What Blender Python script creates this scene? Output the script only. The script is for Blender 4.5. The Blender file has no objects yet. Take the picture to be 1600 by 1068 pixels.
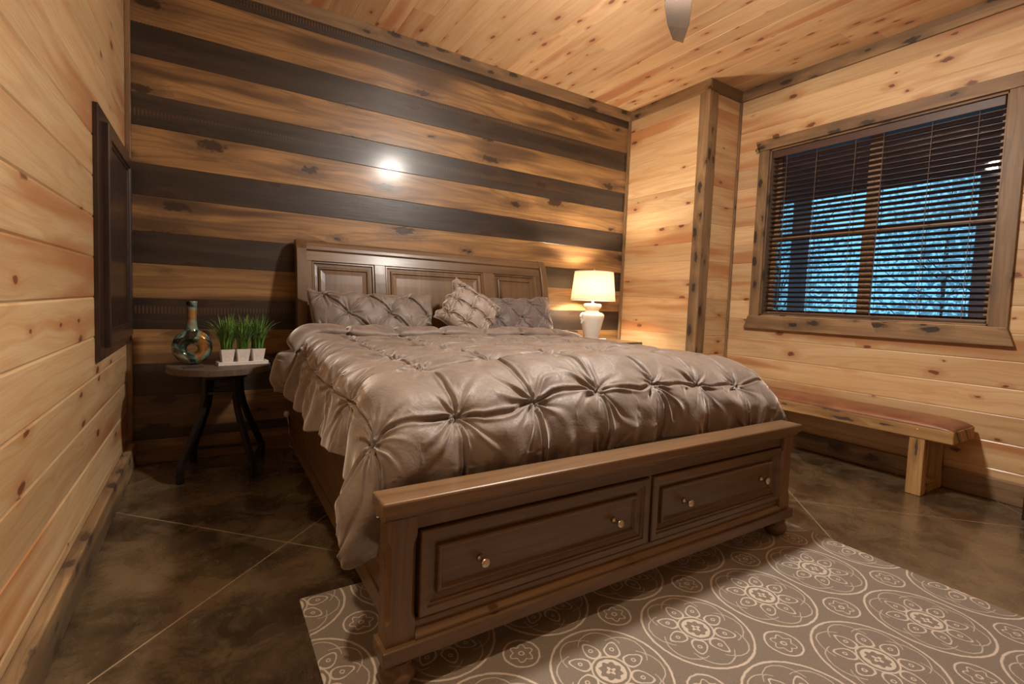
import bpy, bmesh, math, random
import numpy as np
from mathutils import Vector, Matrix, Euler
random.seed(7); rng = np.random.RandomState(11)
scene = bpy.context.scene
COL = scene.collection
PI = math.pi

# ------------------------------------------------------------------ camera
cam_d = bpy.data.cameras.new('camera'); cam = bpy.data.objects.new('camera', cam_d); COL.objects.link(cam)
F = Vector((0.52730919, 0.84765554, -0.05852445)); R = Vector((0.84967131, -0.52589981, 0.03857543)); U = Vector((-0.00192068, 0.07006772, 0.99754039))
M = Matrix((R, U, -F)).transposed().to_4x4(); M.translation = Vector((0.43716877, -3.75312371, 1.12293212))
cam.matrix_world = M
cam_d.sensor_width = 36; cam_d.lens = 752.5811 / 1600 * 36
cam_d.shift_x = (800 - 795.8426) / 1600; cam_d.shift_y = (514.1978 - 534) / 1600
cam_d.clip_start = 0.02; cam_d.clip_end = 200
scene.camera = cam
# ------------------------------------------------------------------ world, exposure
w = bpy.data.worlds.new('dusk'); scene.world = w; w.use_nodes = True
bg = w.node_tree.nodes['Background']; bg.inputs[0].default_value = (0.14, 0.42, 0.62, 1); bg.inputs[1].default_value = 1.15
vs = scene.view_settings; vs.view_transform = 'Standard'; vs.look = 'None'; vs.gamma = 1; vs.use_curve_mapping = False
vs.exposure = 0.92
FAN = (2.30, -2.13, 2.60)
FAN_GLOW = 285; LAMP_POWER = 100; DOWN_POWER = 22
def point(name, loc, power, col, rad, parent=None):
    l = bpy.data.lights.new(name, 'POINT'); l.energy = power; l.color = col; l.shadow_soft_size = rad
    o = bpy.data.objects.new(name, l); COL.objects.link(o); o.location = loc
    if parent: o.parent = parent; o.location = Vector(loc) - parent.location
    return o

# ------------------------------------------------------------------ node helpers
class NT:
    def __init__(s, name):
        s.m = bpy.data.materials.new(name); s.m.use_nodes = True
        s.t = s.m.node_tree; s.n = s.t.nodes; s.b = s.n['Principled BSDF']
    def link(s, a, b): s.t.links.new(a, b)
    def put(s, sock, v):
        if isinstance(v, bpy.types.NodeSocket): s.link(v, sock)
        elif isinstance(v, (tuple, list)) and len(v) == 3 and len(sock.default_value) == 4: sock.default_value = (*v, 1)
        else: sock.default_value = v
    def math(s, op, a, b=None, c=None, clamp=False):
        n = s.n.new('ShaderNodeMath'); n.operation = op; n.use_clamp = clamp
        for i, v in enumerate((a, b, c)):
            if v is not None: s.put(n.inputs[i], v)
        return n.outputs[0]
    def add(s, a, b): return s.math('ADD', a, b)
    def sub(s, a, b): return s.math('SUBTRACT', a, b)
    def mul(s, a, b): return s.math('MULTIPLY', a, b)
    def rng(s, v, a, b, c=0., d=1.):
        n = s.n.new('ShaderNodeMapRange'); n.interpolation_type = 'SMOOTHSTEP'
        s.put(n.inputs[0], v)
        for i, q in enumerate((a, b, c, d)): s.put(n.inputs[i + 1], q)
        return n.outputs[0]
    def mix(s, f, a, b, mode='MIX'):
        n = s.n.new('ShaderNodeMix'); n.data_type = 'RGBA'; n.blend_type = mode; n.clamp_factor = True
        s.put(n.inputs[0], f); s.put(n.inputs[6], a); s.put(n.inputs[7], b); return n.outputs[2]
    def attr(s, name):
        n = s.n.new('ShaderNodeAttribute'); n.attribute_name = name; return n
    def xyz(s, v):
        n = s.n.new('ShaderNodeSeparateXYZ'); s.put(n.inputs[0], v); return n.outputs
    def comb(s, x, y, z):
        n = s.n.new('ShaderNodeCombineXYZ')
        for i, v in enumerate((x, y, z)): s.put(n.inputs[i], v)
        return n.outputs[0]
    def noise(s, v, scale=1., detail=3., rough=.5, dist=0.):
        n = s.n.new('ShaderNodeTexNoise'); s.put(n.inputs['Vector'], v); n.inputs['Scale'].default_value = scale
        n.inputs['Detail'].default_value = detail; n.inputs['Roughness'].default_value = rough; n.inputs['Distortion'].default_value = dist
        return n.outputs[0]
    def voro(s, v, scale=1., dim='3D', rand=1.):
        n = s.n.new('ShaderNodeTexVoronoi'); n.voronoi_dimensions = dim; s.put(n.inputs['Vector'], v)
        n.inputs['Scale'].default_value = scale; n.inputs['Randomness'].default_value = rand; return n.outputs
    def bump(s, h, st=.3, d=.01, nrm=None):
        n = s.n.new('ShaderNodeBump'); s.put(n.inputs['Height'], h); n.inputs['Strength'].default_value = st; n.inputs['Distance'].default_value = d
        if nrm: s.link(nrm, n.inputs['Normal'])
        return n.outputs[0]
    def objc(s):
        return s.n.new('ShaderNodeTexCoord').outputs['Object']
    def geo(s):
        return s.n.new('ShaderNodeNewGeometry').outputs['Position']
    def set(s, **k):
        names = dict(color='Base Color', rough='Roughness', metal='Metallic', spec='Specular IOR Level', coat='Coat Weight', coatr='Coat Roughness',
                     sheen='Sheen Weight', sheenr='Sheen Roughness', sheent='Sheen Tint', normal='Normal', trans='Transmission Weight', ior='IOR', emit='Emission Color', emits='Emission Strength', alpha='Alpha', sss='Subsurface Weight', aniso='Anisotropic')
        for q, v in k.items(): s.put(s.b.inputs[names[q]], v)
        return s

def simple(name, col, rough=.5, **k):
    return NT(name).set(color=col, rough=rough, **k).m

def wood(name, c_light, c_mid, c_streak, c_knot, rough=.45, coat=0., knots=1., cell=(.34, .16), kr=(.05, .15), streak=.5, fine=.35, board=.14, groove=0., bumpst=.25, spec=.5, tone=None, knotcut=.45, sat=.0, coatr=.15):
    N = NT(name); g = N.attr('gc').outputs['Vector']; a, c, r = N.xyz(g)
    off = N.mul(r, 17.3)
    kv = N.comb(N.add(N.math('DIVIDE', a, cell[0]), off), N.add(N.math('DIVIDE', c, cell[1]), N.mul(r, 9.7)), 0.)
    # wobble so knots are not ellipses
    vo = N.voro(kv, 1., '2D', .9); d = vo['Distance']
    cr, cg, cb = N.xyz(vo['Color'])
    gate = N.math('GREATER_THAN', cr, 1. - knots * (1. - knotcut))
    wob = N.noise(N.comb(N.mul(a, 28), N.mul(c, 45), r), 1., 3)
    dd = N.add(d, N.mul(N.sub(wob, .5), kr[1] * 1.3))
    rad = N.rng(cg, 0., 1., kr[0], kr[1])
    kn = N.mul(N.rng(dd, rad, N.mul(rad, .55), 0., 1.), gate)
    halo = N.mul(N.rng(dd, N.mul(rad, 3.2), rad, 0., 1.), gate)
    warp = N.mul(N.mul(N.rng(d, .55, .0, 0., 1.), gate), .018)
    lw = N.mul(N.sub(N.noise(N.comb(N.mul(a, 1.7), N.mul(c, 3.), N.mul(r, 31)), 1., 2), .5), .05)
    c2 = N.add(N.add(c, warp), lw)
    broad = N.noise(N.comb(N.add(N.mul(a, .9), N.mul(r, 50)), N.mul(c2, 13), N.mul(r, 7)), 1., 3, .55)
    rings = N.math('SINE', N.mul(N.add(N.noise(N.comb(N.mul(a, .55), N.mul(c2, 7), N.mul(r, 23)), 1., 1.5), 0.), 60))
    fin = N.noise(N.comb(N.mul(a, 5), N.mul(c2, 220), N.mul(r, 13)), 1., 3, .6)
    col = N.mix(N.rng(broad, .3, .7), c_light, c_mid)
    st = N.noise(N.comb(N.add(N.mul(a, .6), N.mul(r, 90)), N.mul(c2, 6.5), N.mul(r, 3)), 1., 2, .5)
    col = N.mix(N.mul(N.rng(st, .52, .68), streak), col, c_streak)
    col = N.mix(N.mul(N.rng(rings, .2, 1.), fine * .55), col, c_streak)
    col = N.mix(N.mul(N.rng(fin, .45, .75), fine), col, N.mix(.5, c_streak, c_mid))
    # board-to-board brightness
    hb = N.xyz(N.n.new('ShaderNodeTexWhiteNoise').outputs[1]) if False else None
    wn = N.n.new('ShaderNodeTexWhiteNoise'); wn.noise_dimensions = '1D'; N.put(wn.inputs['W'], r)
    bv = N.rng(wn.outputs[0], 0., 1., 1. - board, 1. + board)
    col = N.mix(1., col, N.comb(bv, bv, bv), 'MULTIPLY')
    if tone:
        td, tmid = tone
        t = N.attr('tone').outputs['Fac']
        dk = N.mix(N.rng(broad, .35, .7), td, tmid)
        dk = N.mix(N.mul(N.rng(fin, .5, .8), .5), dk, td)
        # worn saw-mark rub showing honey wood on some dark boards
        saw = N.rng(N.math('SINE', N.mul(a, 330)), -.2, .8)
        wear = N.mul(N.mul(N.rng(N.noise(N.comb(N.mul(a, .5), N.mul(c, 16), N.mul(r, 5)), 1., 3), .56, .68), saw), .5)
        dk = N.mix(wear, dk, c_mid)
        col = N.mix(t, col, dk)
    col = N.mix(N.mul(halo, .5), col, c_streak)
    col = N.mix(N.mul(kn, .92), col, c_knot)
    h = N.add(N.mul(fin, .5), N.mul(kn, -.6))
    N.set(color=col, rough=N.rng(fin, .2, .8, rough - .05, rough + .1), coat=coat, coatr=coatr, spec=spec, normal=N.bump(h, bumpst, .002))
    return N.m

M_pine = wood('knotty_pine', (.68, .49, .275), (.60, .39, .195), (.46, .195, .075), (.16, .055, .025), rough=.38, coat=.12, kr=(.03, .13), streak=.9, fine=.45, board=.15, knotcut=.58)
M_ceil = wood('ceiling_pine', (.70, .48, .27), (.62, .38, .19), (.49, .195, .085), (.18, .06, .025), rough=.42, coat=.1, kr=(.04, .13), streak=.85, fine=.3, board=.12, cell=(.30, .14))
M_accent = wood('stained_plank', (.36, .195, .072), (.20, .102, .038), (.055, .028, .014), (.03, .012, .007), rough=.40, coat=.35, kr=(.04, .20), streak=.85, fine=.62, board=.22, cell=(.55, .22),
                tone=((.020, .013, .009), (.045, .028, .018)), bumpst=.8, coatr=.19)
M_trim = wood('weathered_trim', (.33, .20, .095), (.22, .125, .06), (.12, .07, .035), (.03, .018, .012), rough=.5, kr=(.12, .3), streak=.8, fine=.5, board=.15, cell=(.22, .09), bumpst=.5)
M_base = wood('rustic_baseboard', (.40, .255, .125), (.25, .15, .072), (.10, .06, .032), (.06, .038, .025), rough=.55, kr=(.08, .26), streak=.9, fine=.6, board=.1, cell=(.26, .12), bumpst=.5)
M_bed = wood('walnut_stain', (.185, .102, .045), (.128, .068, .030), (.062, .032, .015), (.02, .01, .006), rough=.36, coat=.25, knots=.25, streak=.5, fine=.45, board=.08, cell=(.7, .3), kr=(.03, .07), coatr=.24)
M_bench = wood('bench_pine', (.55, .33, .13), (.42, .23, .08), (.2, .1, .035), (.05, .035, .025), rough=.6, knots=.9, streak=.6, fine=.6, cell=(.3, .05), kr=(.1, .3), bumpst=.5)
M_door = wood('dark_cabinet_stain', (.040, .018, .012), (.026, .012, .009), (.012, .006, .005), (.01, .005, .004), rough=.35, coat=.3, knots=0., streak=.5, fine=.6)
M_ttop = wood('grey_brown_tabletop', (.165, .115, .088), (.125, .085, .066), (.08, .055, .043), (.04, .03, .02), rough=.5, knots=0., streak=.4, fine=.6)
M_nstand = wood('nightstand_wood', (.20, .12, .06), (.15, .085, .042), (.09, .05, .025), (.05, .03, .02), rough=.4, knots=0., fine=.4)
M_blind = wood('blind_brown', (.105, .058, .042), (.09, .048, .034), (.07, .035, .024), (.04, .02, .015), rough=.38, knots=0., streak=.3, fine=.3)
M_frame = simple('window_frame_tan', (.30, .17, .09), .45)
M_black = simple('black_iron', (.030, .024, .021), .38, metal=.5)
M_nickel = simple('brushed_nickel', (.62, .52, .42), .28, metal=1.)
M_ceram = simple('white_ceramic', (.80, .76, .70), .22, coat=.4)
M_white = simple('white_plastic', (.75, .72, .68), .4)
M_cordw = simple('cord_tan', (.16, .10, .07), .7)
M_mattress = simple('mattress_cloth', (.6, .55, .5), .9)
M_rust = simple('steel_hook', (.05, .025, .02), .4, metal=.7)
M_post = simple('porch_post_paint', (.22, .14, .15), .8)
M_porch = simple('porch_ceiling_paint', (.07, .045, .06), .9)
M_deck = simple('porch_deck', (.12, .14, .16), .9)
M_card = simple('dark_card', (.05, .033, .027), .5)

def m_glass():
    N = NT('window_glass'); N.n.remove(N.b)
    tr = N.n.new('ShaderNodeBsdfTransparent'); tr.inputs[0].default_value = (.97, .98, 1, 1)
    gl = N.n.new('ShaderNodeBsdfGlossy'); gl.inputs['Roughness'].default_value = .02
    fr = N.n.new('ShaderNodeFresnel'); fr.inputs[0].default_value = 1.45
    mx = N.n.new('ShaderNodeMixShader'); N.link(fr.outputs[0], mx.inputs[0]); N.link(tr.outputs[0], mx.inputs[1]); N.link(gl.outputs[0], mx.inputs[2])
    N.link(mx.outputs[0], N.n['Material Output'].inputs[0]); return N.m
M_glass = m_glass()
def m_shade():
    N = NT('linen_lampshade'); N.n.remove(N.b); g = N.objc(); x, y, z = N.xyz(g)
    wv = N.noise(N.comb(N.mul(x, 300), N.mul(y, 300), N.mul(z, 500)), 1., 2)
    c = N.mix(wv, (.82, .68, .50), (.92, .84, .70))
    tl = N.n.new('ShaderNodeBsdfTranslucent'); N.link(c, tl.inputs[0]); df = N.n.new('ShaderNodeBsdfDiffuse'); N.link(c, df.inputs[0])
    mx = N.n.new('ShaderNodeMixShader'); mx.inputs[0].default_value = .68; N.link(tl.outputs[0], mx.inputs[1]); N.link(df.outputs[0], mx.inputs[2])
    N.link(mx.outputs[0], N.n['Material Output'].inputs[0]); return N.m
M_shade = m_shade()
def m_emit(name, col, st):
    return NT(name).set(color=(0.8, .8, .8), emit=col, emits=st).m
M_dome = m_emit('lit_glass_dome', (1, .925, .83), FAN_GLOW)

def m_floor():
    N = NT('stained_concrete'); p = N.geo(); x, y, z = N.xyz(p)
    n1 = N.noise(p, 1.5, 6, .62, .4); n2 = N.noise(p, 5., 6, .7, .8); n3 = N.noise(p, 40., 3, .6)
    c = N.mix(N.rng(n1, .36, .66), (.034, .021, .011), (.150, .097, .051))
    c = N.mix(N.mul(N.rng(n2, .45, .75), .65), c, (.20, .14, .078))
    c = N.mix(N.mul(N.rng(n2, .5, .25), .6), c, (.018, .011, .007))
    c = N.mix(N.mul(N.rng(n3, .5, .8), .3), c, (.15, .11, .07))
    def line(e, c0, per, w):
        q = N.math('ABSOLUTE', N.sub(N.math('MODULO', N.add(N.sub(e, c0), per * 20.5), per), per * .5))
        return N.rng(q, w, w * .4)
    l = N.math('MAXIMUM', line(N.add(x, y), -.72, 1.85, .0055), line(N.sub(x, y), 2.19, 1.76, .0055))
    c = N.mix(N.mul(l, .85), c, (.38, .27, .17))
    N.set(color=c, rough=N.rng(n2, .2, .8, .16, .38), coat=.55, coatr=.12, spec=.5, normal=N.bump(N.add(N.mul(n2, .5), N.mul(l, -1.2)), .12, .004))
    return N.m
M_floor = m_floor()

def m_rug():
    N = NT('medallion_rug'); p = N.geo(); x, y, z = N.xyz(p)
    nz = N.noise(p, 55., 2); wobx = N.mul(N.sub(nz, .5), .006); nz2 = N.noise(N.comb(N.add(x, 7.3), y, z), 55., 2); woby = N.mul(N.sub(nz2, .5), .006)
    PX, PY = .4, .388
    def tile(v, c, per):
        return N.sub(N.math('FLOORED_MODULO', N.add(N.sub(v, c), per * .5), per), per * .5)
    def ab(v): return N.math('ABSOLUTE', v)
    def ring(v, r0, w_): return N.rng(ab(N.sub(v, r0)), w_, w_ * .35)
    def mx(*a):
        o = a[0]
        for q in a[1:]: o = N.math('MAXIMUM', o, q)
        return o
    X = N.add(tile(x, 1.877, PX), wobx); Y = N.add(tile(y, -2.745, PY), woby)
    r = N.math('SQRT', N.add(N.mul(X, X), N.mul(Y, Y))); th = N.math('ARCTAN2', Y, X)
    outer = ring(r, .184, .0055)
    wavy = N.add(.150, N.mul(N.math('ABSOLUTE', N.math('SINE', N.mul(th, 4))), .018))
    wv = ring(r, wavy, .0032)
    wav2 = N.add(.128, N.mul(N.math('POWER', N.math('ABSOLUTE', N.math('COSINE', N.mul(th, 4))), 5.), .018))
    cusp = N.mul(ring(r, wav2, .003), N.math('GREATER_THAN', N.math('ABSOLUTE', N.math('COSINE', N.mul(th, 4))), .75))
    t8 = N.sub(N.math('FLOORED_MODULO', N.add(th, PI / 8), PI / 4), PI / 8)
    px = N.sub(N.mul(r, N.math('COSINE', t8)), .094); py = N.mul(r, N.math('SINE', t8))
    pinch = N.add(.023, N.mul(px, -.22))
    e1 = N.math('DIVIDE', px, .033); e2 = N.math('DIVIDE', py, pinch)
    e = N.math('SQRT', N.add(N.mul(e1, e1), N.mul(e2, e2)))
    petal = ring(e, 1., .15)
    dot = ring(N.math('SQRT', N.add(N.mul(px, px), N.mul(py, py))), .006, .0028)
    ring2 = ring(r, .058, .004)
    inr = N.add(.034, N.mul(N.math('COSINE', N.mul(th, 8)), .004))
    band = N.mul(N.math('GREATER_THAN', r, inr), N.math('LESS_THAN', r, .047))
    fl = N.math('LESS_THAN', r, N.add(.013, N.mul(N.math('COSINE', N.mul(th, 4)), .005)))
    fl = N.mul(fl, N.math('GREATER_THAN', r, .005))
    big = mx(outer, N.mul(wv, .75), N.mul(cusp, .75), petal, dot, ring2, band, fl)
    X2 = N.add(tile(x, 2.077, PX), wobx); Y2 = N.add(tile(y, -2.745 + PY / 2, PY), woby)
    r2 = N.math('SQRT', N.add(N.mul(X2, X2), N.mul(Y2, Y2))); t2 = N.math('ARCTAN2', Y2, X2)
    sm = mx(ring(r2, .058, .0045), ring(r2, N.add(.033, N.mul(N.math('COSINE', N.mul(t2, 6)), .006)), .0035), ring(r2, .008, .0035))
    m = N.math('MAXIMUM', big, sm)
    fz = N.noise(p, 260., 2, .7); m2 = N.noise(p, 3., 3)
    base = N.mix(N.rng(fz, .3, .7), (.175, .135, .105), (.255, .205, .165)); base = N.mix(N.mul(N.rng(m2, .4, .7), .25), base, (.19, .165, .125))
    lin = N.mix(fz, (.55, .46, .37), (.72, .63, .53))
    c = N.mix(N.mul(m, .9), base, lin)
    N.set(color=c, rough=.95, sheen=.3, spec=.1, normal=N.bump(N.add(fz, N.mul(m, .8)), .5, .004)); return N.m
M_rug = m_rug()

def m_satin(name, c1, c2):
    N = NT(name); p = N.objc()
    n = N.noise(p, 9., 4, .6, .6); f = N.noise(p, 120., 3, .6)
    fw = N.n.new('ShaderNodeLayerWeight'); fw.inputs[0].default_value = .35
    c = N.mix(N.rng(n, .3, .7), c1, c2)
    N.set(color=c, rough=N.rng(f, .3, .7, .50, .66), spec=.7, sheen=1., sheenr=.42, sheent=(1., .90, .82),
          normal=N.bump(N.add(N.add(N.mul(n, .7), N.mul(N.noise(p, 34., 4, .6, .8), .16)), N.mul(f, .12)), .5, .013)); return N.m
M_satin = m_satin('taupe_satin', (.138, .100, .079), (.190, .142, .114))
M_satin2 = m_satin('silver_taupe_satin', (.23, .17, .135), (.29, .22, .18))
M_satin3 = m_satin('plum_grey_satin', (.095, .066, .058), (.13, .092, .08))

def m_leather():
    N = NT('cognac_leather'); p = N.objc(); n = N.noise(p, 6., 4); v = N.voro(p, 220.)['Distance']
    N.set(color=N.mix(N.rng(n, .3, .7), (.20, .070, .028), (.29, .115, .05)), rough=.42, coat=.1, normal=N.bump(v, .15, .002)); return N.m
M_leather = m_leather()
def m_vase():
    N = NT('marbled_glaze'); p = N.objc(); n = N.noise(p, 9., 3, .5, .8); n2 = N.noise(p, 7., 2, .5, 1.)
    c = N.mix(N.rng(n, .38, .5), (.030, .09, .075), (.25, .42, .36)); c = N.mix(N.rng(n2, .46, .56), c, (.42, .21, .06)); c = N.mix(N.rng(n, .6, .68), c, (.55, .50, .38))
    c = N.mix(N.rng(n2, .44, .36), c, (.035, .03, .018))
    N.set(color=c, rough=.16, metal=.45, coat=.8, coatr=.06); return N.m
M_vase = m_vase()
def m_grass():
    N = NT('grass_blade'); r = N.attr('tone').outputs['Fac']; 
    N.set(color=N.mix(r, (.045, .15, .015), (.26, .46, .07)), rough=.45, sheen=.2); return N.m
M_grass = m_grass()
def m_pot():
    N = NT('pale_cement'); p = N.objc(); n = N.noise(p, 60., 4, .7)
    N.set(color=N.mix(N.rng(n, .3, .7), (.72, .64, .58), (.85, .79, .73)), rough=.75, normal=N.bump(n, .3, .003)); return N.m
M_pot = m_pot()
def m_leaf():
    N = NT('dusk_leaves'); r = N.attr('tone').outputs['Fac']
    c = N.mix(r, (.45, .55, .60), (.85, .92, .90)); N.n.remove(N.b)
    tl = N.n.new('ShaderNodeBsdfTranslucent'); N.link(c, tl.inputs[0]); df = N.n.new('ShaderNodeBsdfDiffuse'); N.link(c, df.inputs[0])
    mx = N.n.new('ShaderNodeMixShader'); mx.inputs[0].default_value = .5; N.link(tl.outputs[0], mx.inputs[1]); N.link(df.outputs[0], mx.inputs[2])
    N.link(mx.outputs[0], N.n['Material Output'].inputs[0]); return N.m
M_leaf = m_leaf()
M_bark = simple('tree_bark', (.12, .10, .10), .9)
M_fan = simple('fan_blade_dark', (.075, .055, .045), .25, coat=.5)
M_bronze = simple('fan_bronze', (.04, .028, .022), .35, metal=.7)

# ------------------------------------------------------------------ mesh builder
class MB:
    def __init__(s): s.v = []; s.f = []; s.gc = []; s.tone = []; s.sm = []
    def add(s, vs, fs, gc=None, tone=0., grain=None, rnd=None, smooth=False):
        o = len(s.v); rnd = random.random() * 3 if rnd is None else rnd
        for i, p in enumerate(vs):
            s.v.append(tuple(p))
            if gc is not None: g = gc[i]
            else:
                x, y, z = p; gr = grain or 'x'
                g = (x, y + z * 1.0, rnd) if gr == 'x' else ((y, x + z, rnd) if gr == 'y' else (z, x + y, rnd))
            s.gc.append(g)
            s.tone.append(tone if not isinstance(tone, (list, tuple)) else tone[i])
        for f in fs: s.f.append([a + o for a in f]); s.sm.append(smooth)
        return s
    def box(s, x0, x1, y0, y1, z0, z1, grain=None, rnd=None, tone=0.):
        if grain is None:
            L = (abs(x1 - x0), abs(y1 - y0), abs(z1 - z0)); grain = 'xyz'[L.index(max(L))]
        vs = [(x, y, z) for z in (z0, z1) for y in (y0, y1) for x in (x0, x1)]
        fs = [(0, 2, 3, 1), (4, 5, 7, 6), (0, 1, 5, 4), (2, 6, 7, 3), (0, 4, 6, 2), (1, 3, 7, 5)]
        return s.add(vs, fs, grain=grain, rnd=rnd, tone=tone)
    def prism(s, pts, axis, a, b, grain=None, rnd=None):
        # pts: 2-D polygon, extruded along axis 'x','y','z' from a to b
        def P(p, t):
            return {'x': (t, p[0], p[1]), 'y': (p[0], t, p[1]), 'z': (p[0], p[1], t)}[axis]
        n = len(pts); vs = [P(p, a) for p in pts] + [P(p, b) for p in pts]
        fs = [(i, (i + 1) % n, n + (i + 1) % n, n + i) for i in range(n)] + [tuple(range(n))[::-1], tuple(range(n, 2 * n))]
        return s.add(vs, fs, grain=grain or axis, rnd=rnd)
    def rings(s, rs, close=True, cap=True, smooth=True, grain='z', tone=0.):
        n = len(rs[0]); vs = [p for r in rs for p in r]; fs = []
        for i in range(len(rs) - 1):
            for j in range(n if close else n - 1):
                k = (j + 1) % n; fs.append((i * n + j, i * n + k, (i + 1) * n + k, (i + 1) * n + j))
        if cap: fs.append(tuple(range(n))[::-1]); fs.append(tuple(range((len(rs) - 1) * n, len(rs) * n)))
        return s.add(vs, fs, grain=grain, smooth=smooth, tone=tone)
    def lathe(s, c, prof, n=32, axis='z', cap=True, sx=1., sy=1.):
        rs = []
        for r, h in prof:
            ring = []
            for i in range(n):
                a = 2 * PI * i / n; u, v = r * math.cos(a) * sx, r * math.sin(a) * sy
                ring.append({'z': (c[0] + u, c[1] + v, c[2] + h), 'y': (c[0] + u, c[1] + h, c[2] + v), 'x': (c[0] + h, c[1] + u, c[2] + v)}[axis])
            rs.append(ring)
        return s.rings(rs, cap=cap)
    def tube(s, pts, r, n=10, square=False, flat=1., closed=False, up=(0, 0, 1)):
        P = [Vector(p) for p in pts]; rs = []; prev = None
        for i, p in enumerate(P):
            if closed: t = P[(i + 1) % len(P)] - P[i - 1]
            else: t = (P[min(i + 1, len(P) - 1)] - P[max(i - 1, 0)])
            t.normalize(); ref = Vector(up)
            if abs(t.dot(ref)) > .95: ref = Vector((1, 0, 0)) if prev is None else prev
            a = t.cross(ref).normalized(); b = t.cross(a).normalized(); prev = b if abs(t.dot(Vector(up))) > .95 else ref
            rr = r[i] if isinstance(r, (list, tuple)) else r
            if square: ring = [p + a * rr * u + b * rr * v * flat for u, v in ((-1, -1), (1, -1), (1, 1), (-1, 1))]
            else: ring = [p + a * rr * math.cos(2 * PI * j / n) + b * rr * flat * math.sin(2 * PI * j / n) for j in range(n)]
            rs.append([tuple(q) for q in ring])
        if closed: rs.append(rs[0])
        return s.rings(rs, cap=not closed, smooth=not square)
    def build(s, name, mat, parent=None, bevel=0., smooth=None, seg=2):
        me = bpy.data.meshes.new(name); off = parent_loc(parent)
        if isinstance(parent, bpy.types.Object) or parent is None:
            vs = [(a - off[0], b - off[1], c - off[2]) for a, b, c in s.v]
        me.from_pydata(vs, [], s.f); me.materials.append(mat)
        at = me.attributes.new('gc', 'FLOAT_VECTOR', 'POINT'); at.data.foreach_set('vector', [q for g in s.gc for q in g])
        at = me.attributes.new('tone', 'FLOAT', 'POINT'); at.data.foreach_set('value', s.tone)
        me.polygons.foreach_set('use_smooth', s.sm if smooth is None else [smooth] * len(s.f))
        bm = bmesh.new(); bm.from_mesh(me); bmesh.ops.recalc_face_normals(bm, faces=bm.faces); bm.to_mesh(me); bm.free()
        me.update()
        o = bpy.data.objects.new(name, me); COL.objects.link(o)
        if parent: o.parent = parent
        if bevel:
            m = o.modifiers.new('bevel', 'BEVEL'); m.width = bevel; m.segments = seg; m.limit_method = 'ANGLE'; m.angle_limit = math.radians(40)
        return o
def parent_loc(p):
    v = Vector((0, 0, 0))
    while p is not None: v = v + p.location; p = p.parent
    return v
def tag(o, label=None, cat=None, group=None, kind=None):
    if label: o['label'] = label
    if cat: o['category'] = cat
    if group: o['group'] = group
    if kind: o['kind'] = kind
    return o
def thing(name, label, cat, loc, group=None, kind=None):
    o = bpy.data.objects.new(name, None); COL.objects.link(o); o.location = loc; o.empty_display_size = .1
    return tag(o, label, cat, group, kind)
def struct(o): o['kind'] = 'structure'; return o

# ------------------------------------------------------------------ room dimensions
W1, W2, YS, H, YF = 4.16, 4.62, -.95, 3.13, -5.5

def planks(name, mat, to3d, a0, a1, zs, holes=(), ch=.006, tones=None, joints=0., backs=.05):
    """boards with chamfered long edges; to3d(a, z, depth) -> point, depth>0 goes into the room"""
    mb = MB(); k = 0
    for i in range(len(zs) - 1):
        z0, z1 = zs[i], zs[i + 1]
        if z1 - z0 < .003: continue
        # split the board's length into pieces (butt joints), then round holes
        cuts = [a0]; seg = random.uniform(1.6, 3.4)
        if joints:
            p = a0 + random.uniform(.5, joints)
            while p < a1 - .4: cuts.append(p); p += random.uniform(joints * .7, joints * 1.3)
        cuts.append(a1)
        zz = {z0, z1}
        for (h0, h1, g0, g1) in holes:
            for q in (g0, g1):
                if z0 < q < z1: zz.add(q)
        zz = sorted(zz)
        for c in range(len(cuts) - 1):
            rnd = random.random() * 5
            for q in range(len(zz) - 1):
                y0, y1 = zz[q], zz[q + 1]; ivs = [(cuts[c], cuts[c + 1])]
                for (h0, h1, g0, g1) in holes:
                    if y0 >= g0 - 1e-6 and y1 <= g1 + 1e-6:
                        nv = []
                        for (p0, p1) in ivs:
                            if p1 <= h0 or p0 >= h1: nv.append((p0, p1)); continue
                            if p0 < h0: nv.append((p0, h0))
                            if p1 > h1: nv.append((h1, p1))
                        ivs = nv
                for (p0, p1) in ivs:
                    lo = ch if abs(y0 - z0) < 1e-6 else 0.; hi = ch if abs(y1 - z1) < 1e-6 else 0.
                    prof = [(y0, -backs), (y0, -lo * .55), (y0 + lo, 0.), (y1 - hi, 0.), (y1, -hi * .55), (y1, -backs)]
                    vs = []; gc = []
                    for a in (p0, p1):
                        for (z, d) in prof: vs.append(to3d(a, z, d)); gc.append((a + rnd * 3, z - z0 + rnd * 5, rnd))
                    n = len(prof); fs = [(j, (j + 1) % n, n + (j + 1) % n, n + j) for j in range(n)] + [tuple(range(n))[::-1], tuple(range(n, 2 * n))]
                    mb.add(vs, fs, gc=gc, tone=(tones[i] if tones else 0.))
    return struct(mb.build(name, mat))
def seams(z0, first, step, z1):
    o = [z0]; z = first
    while z < z1 - .004:
        if z > z0 + .004: o.append(z)
        z += step
    return o + [z1]

# floor, ceiling
fl = MB(); fl.box(-.1, W2 + .1, YF - .1, .1, -.1, 0.); struct(fl.build('floor', M_floor))
planks('ceiling', M_ceil, lambda a, z, d: (z, a, H - d), YF, .05, seams(-.03, .15, .165, W2 + .05), ch=.003, joints=2.6)
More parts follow.
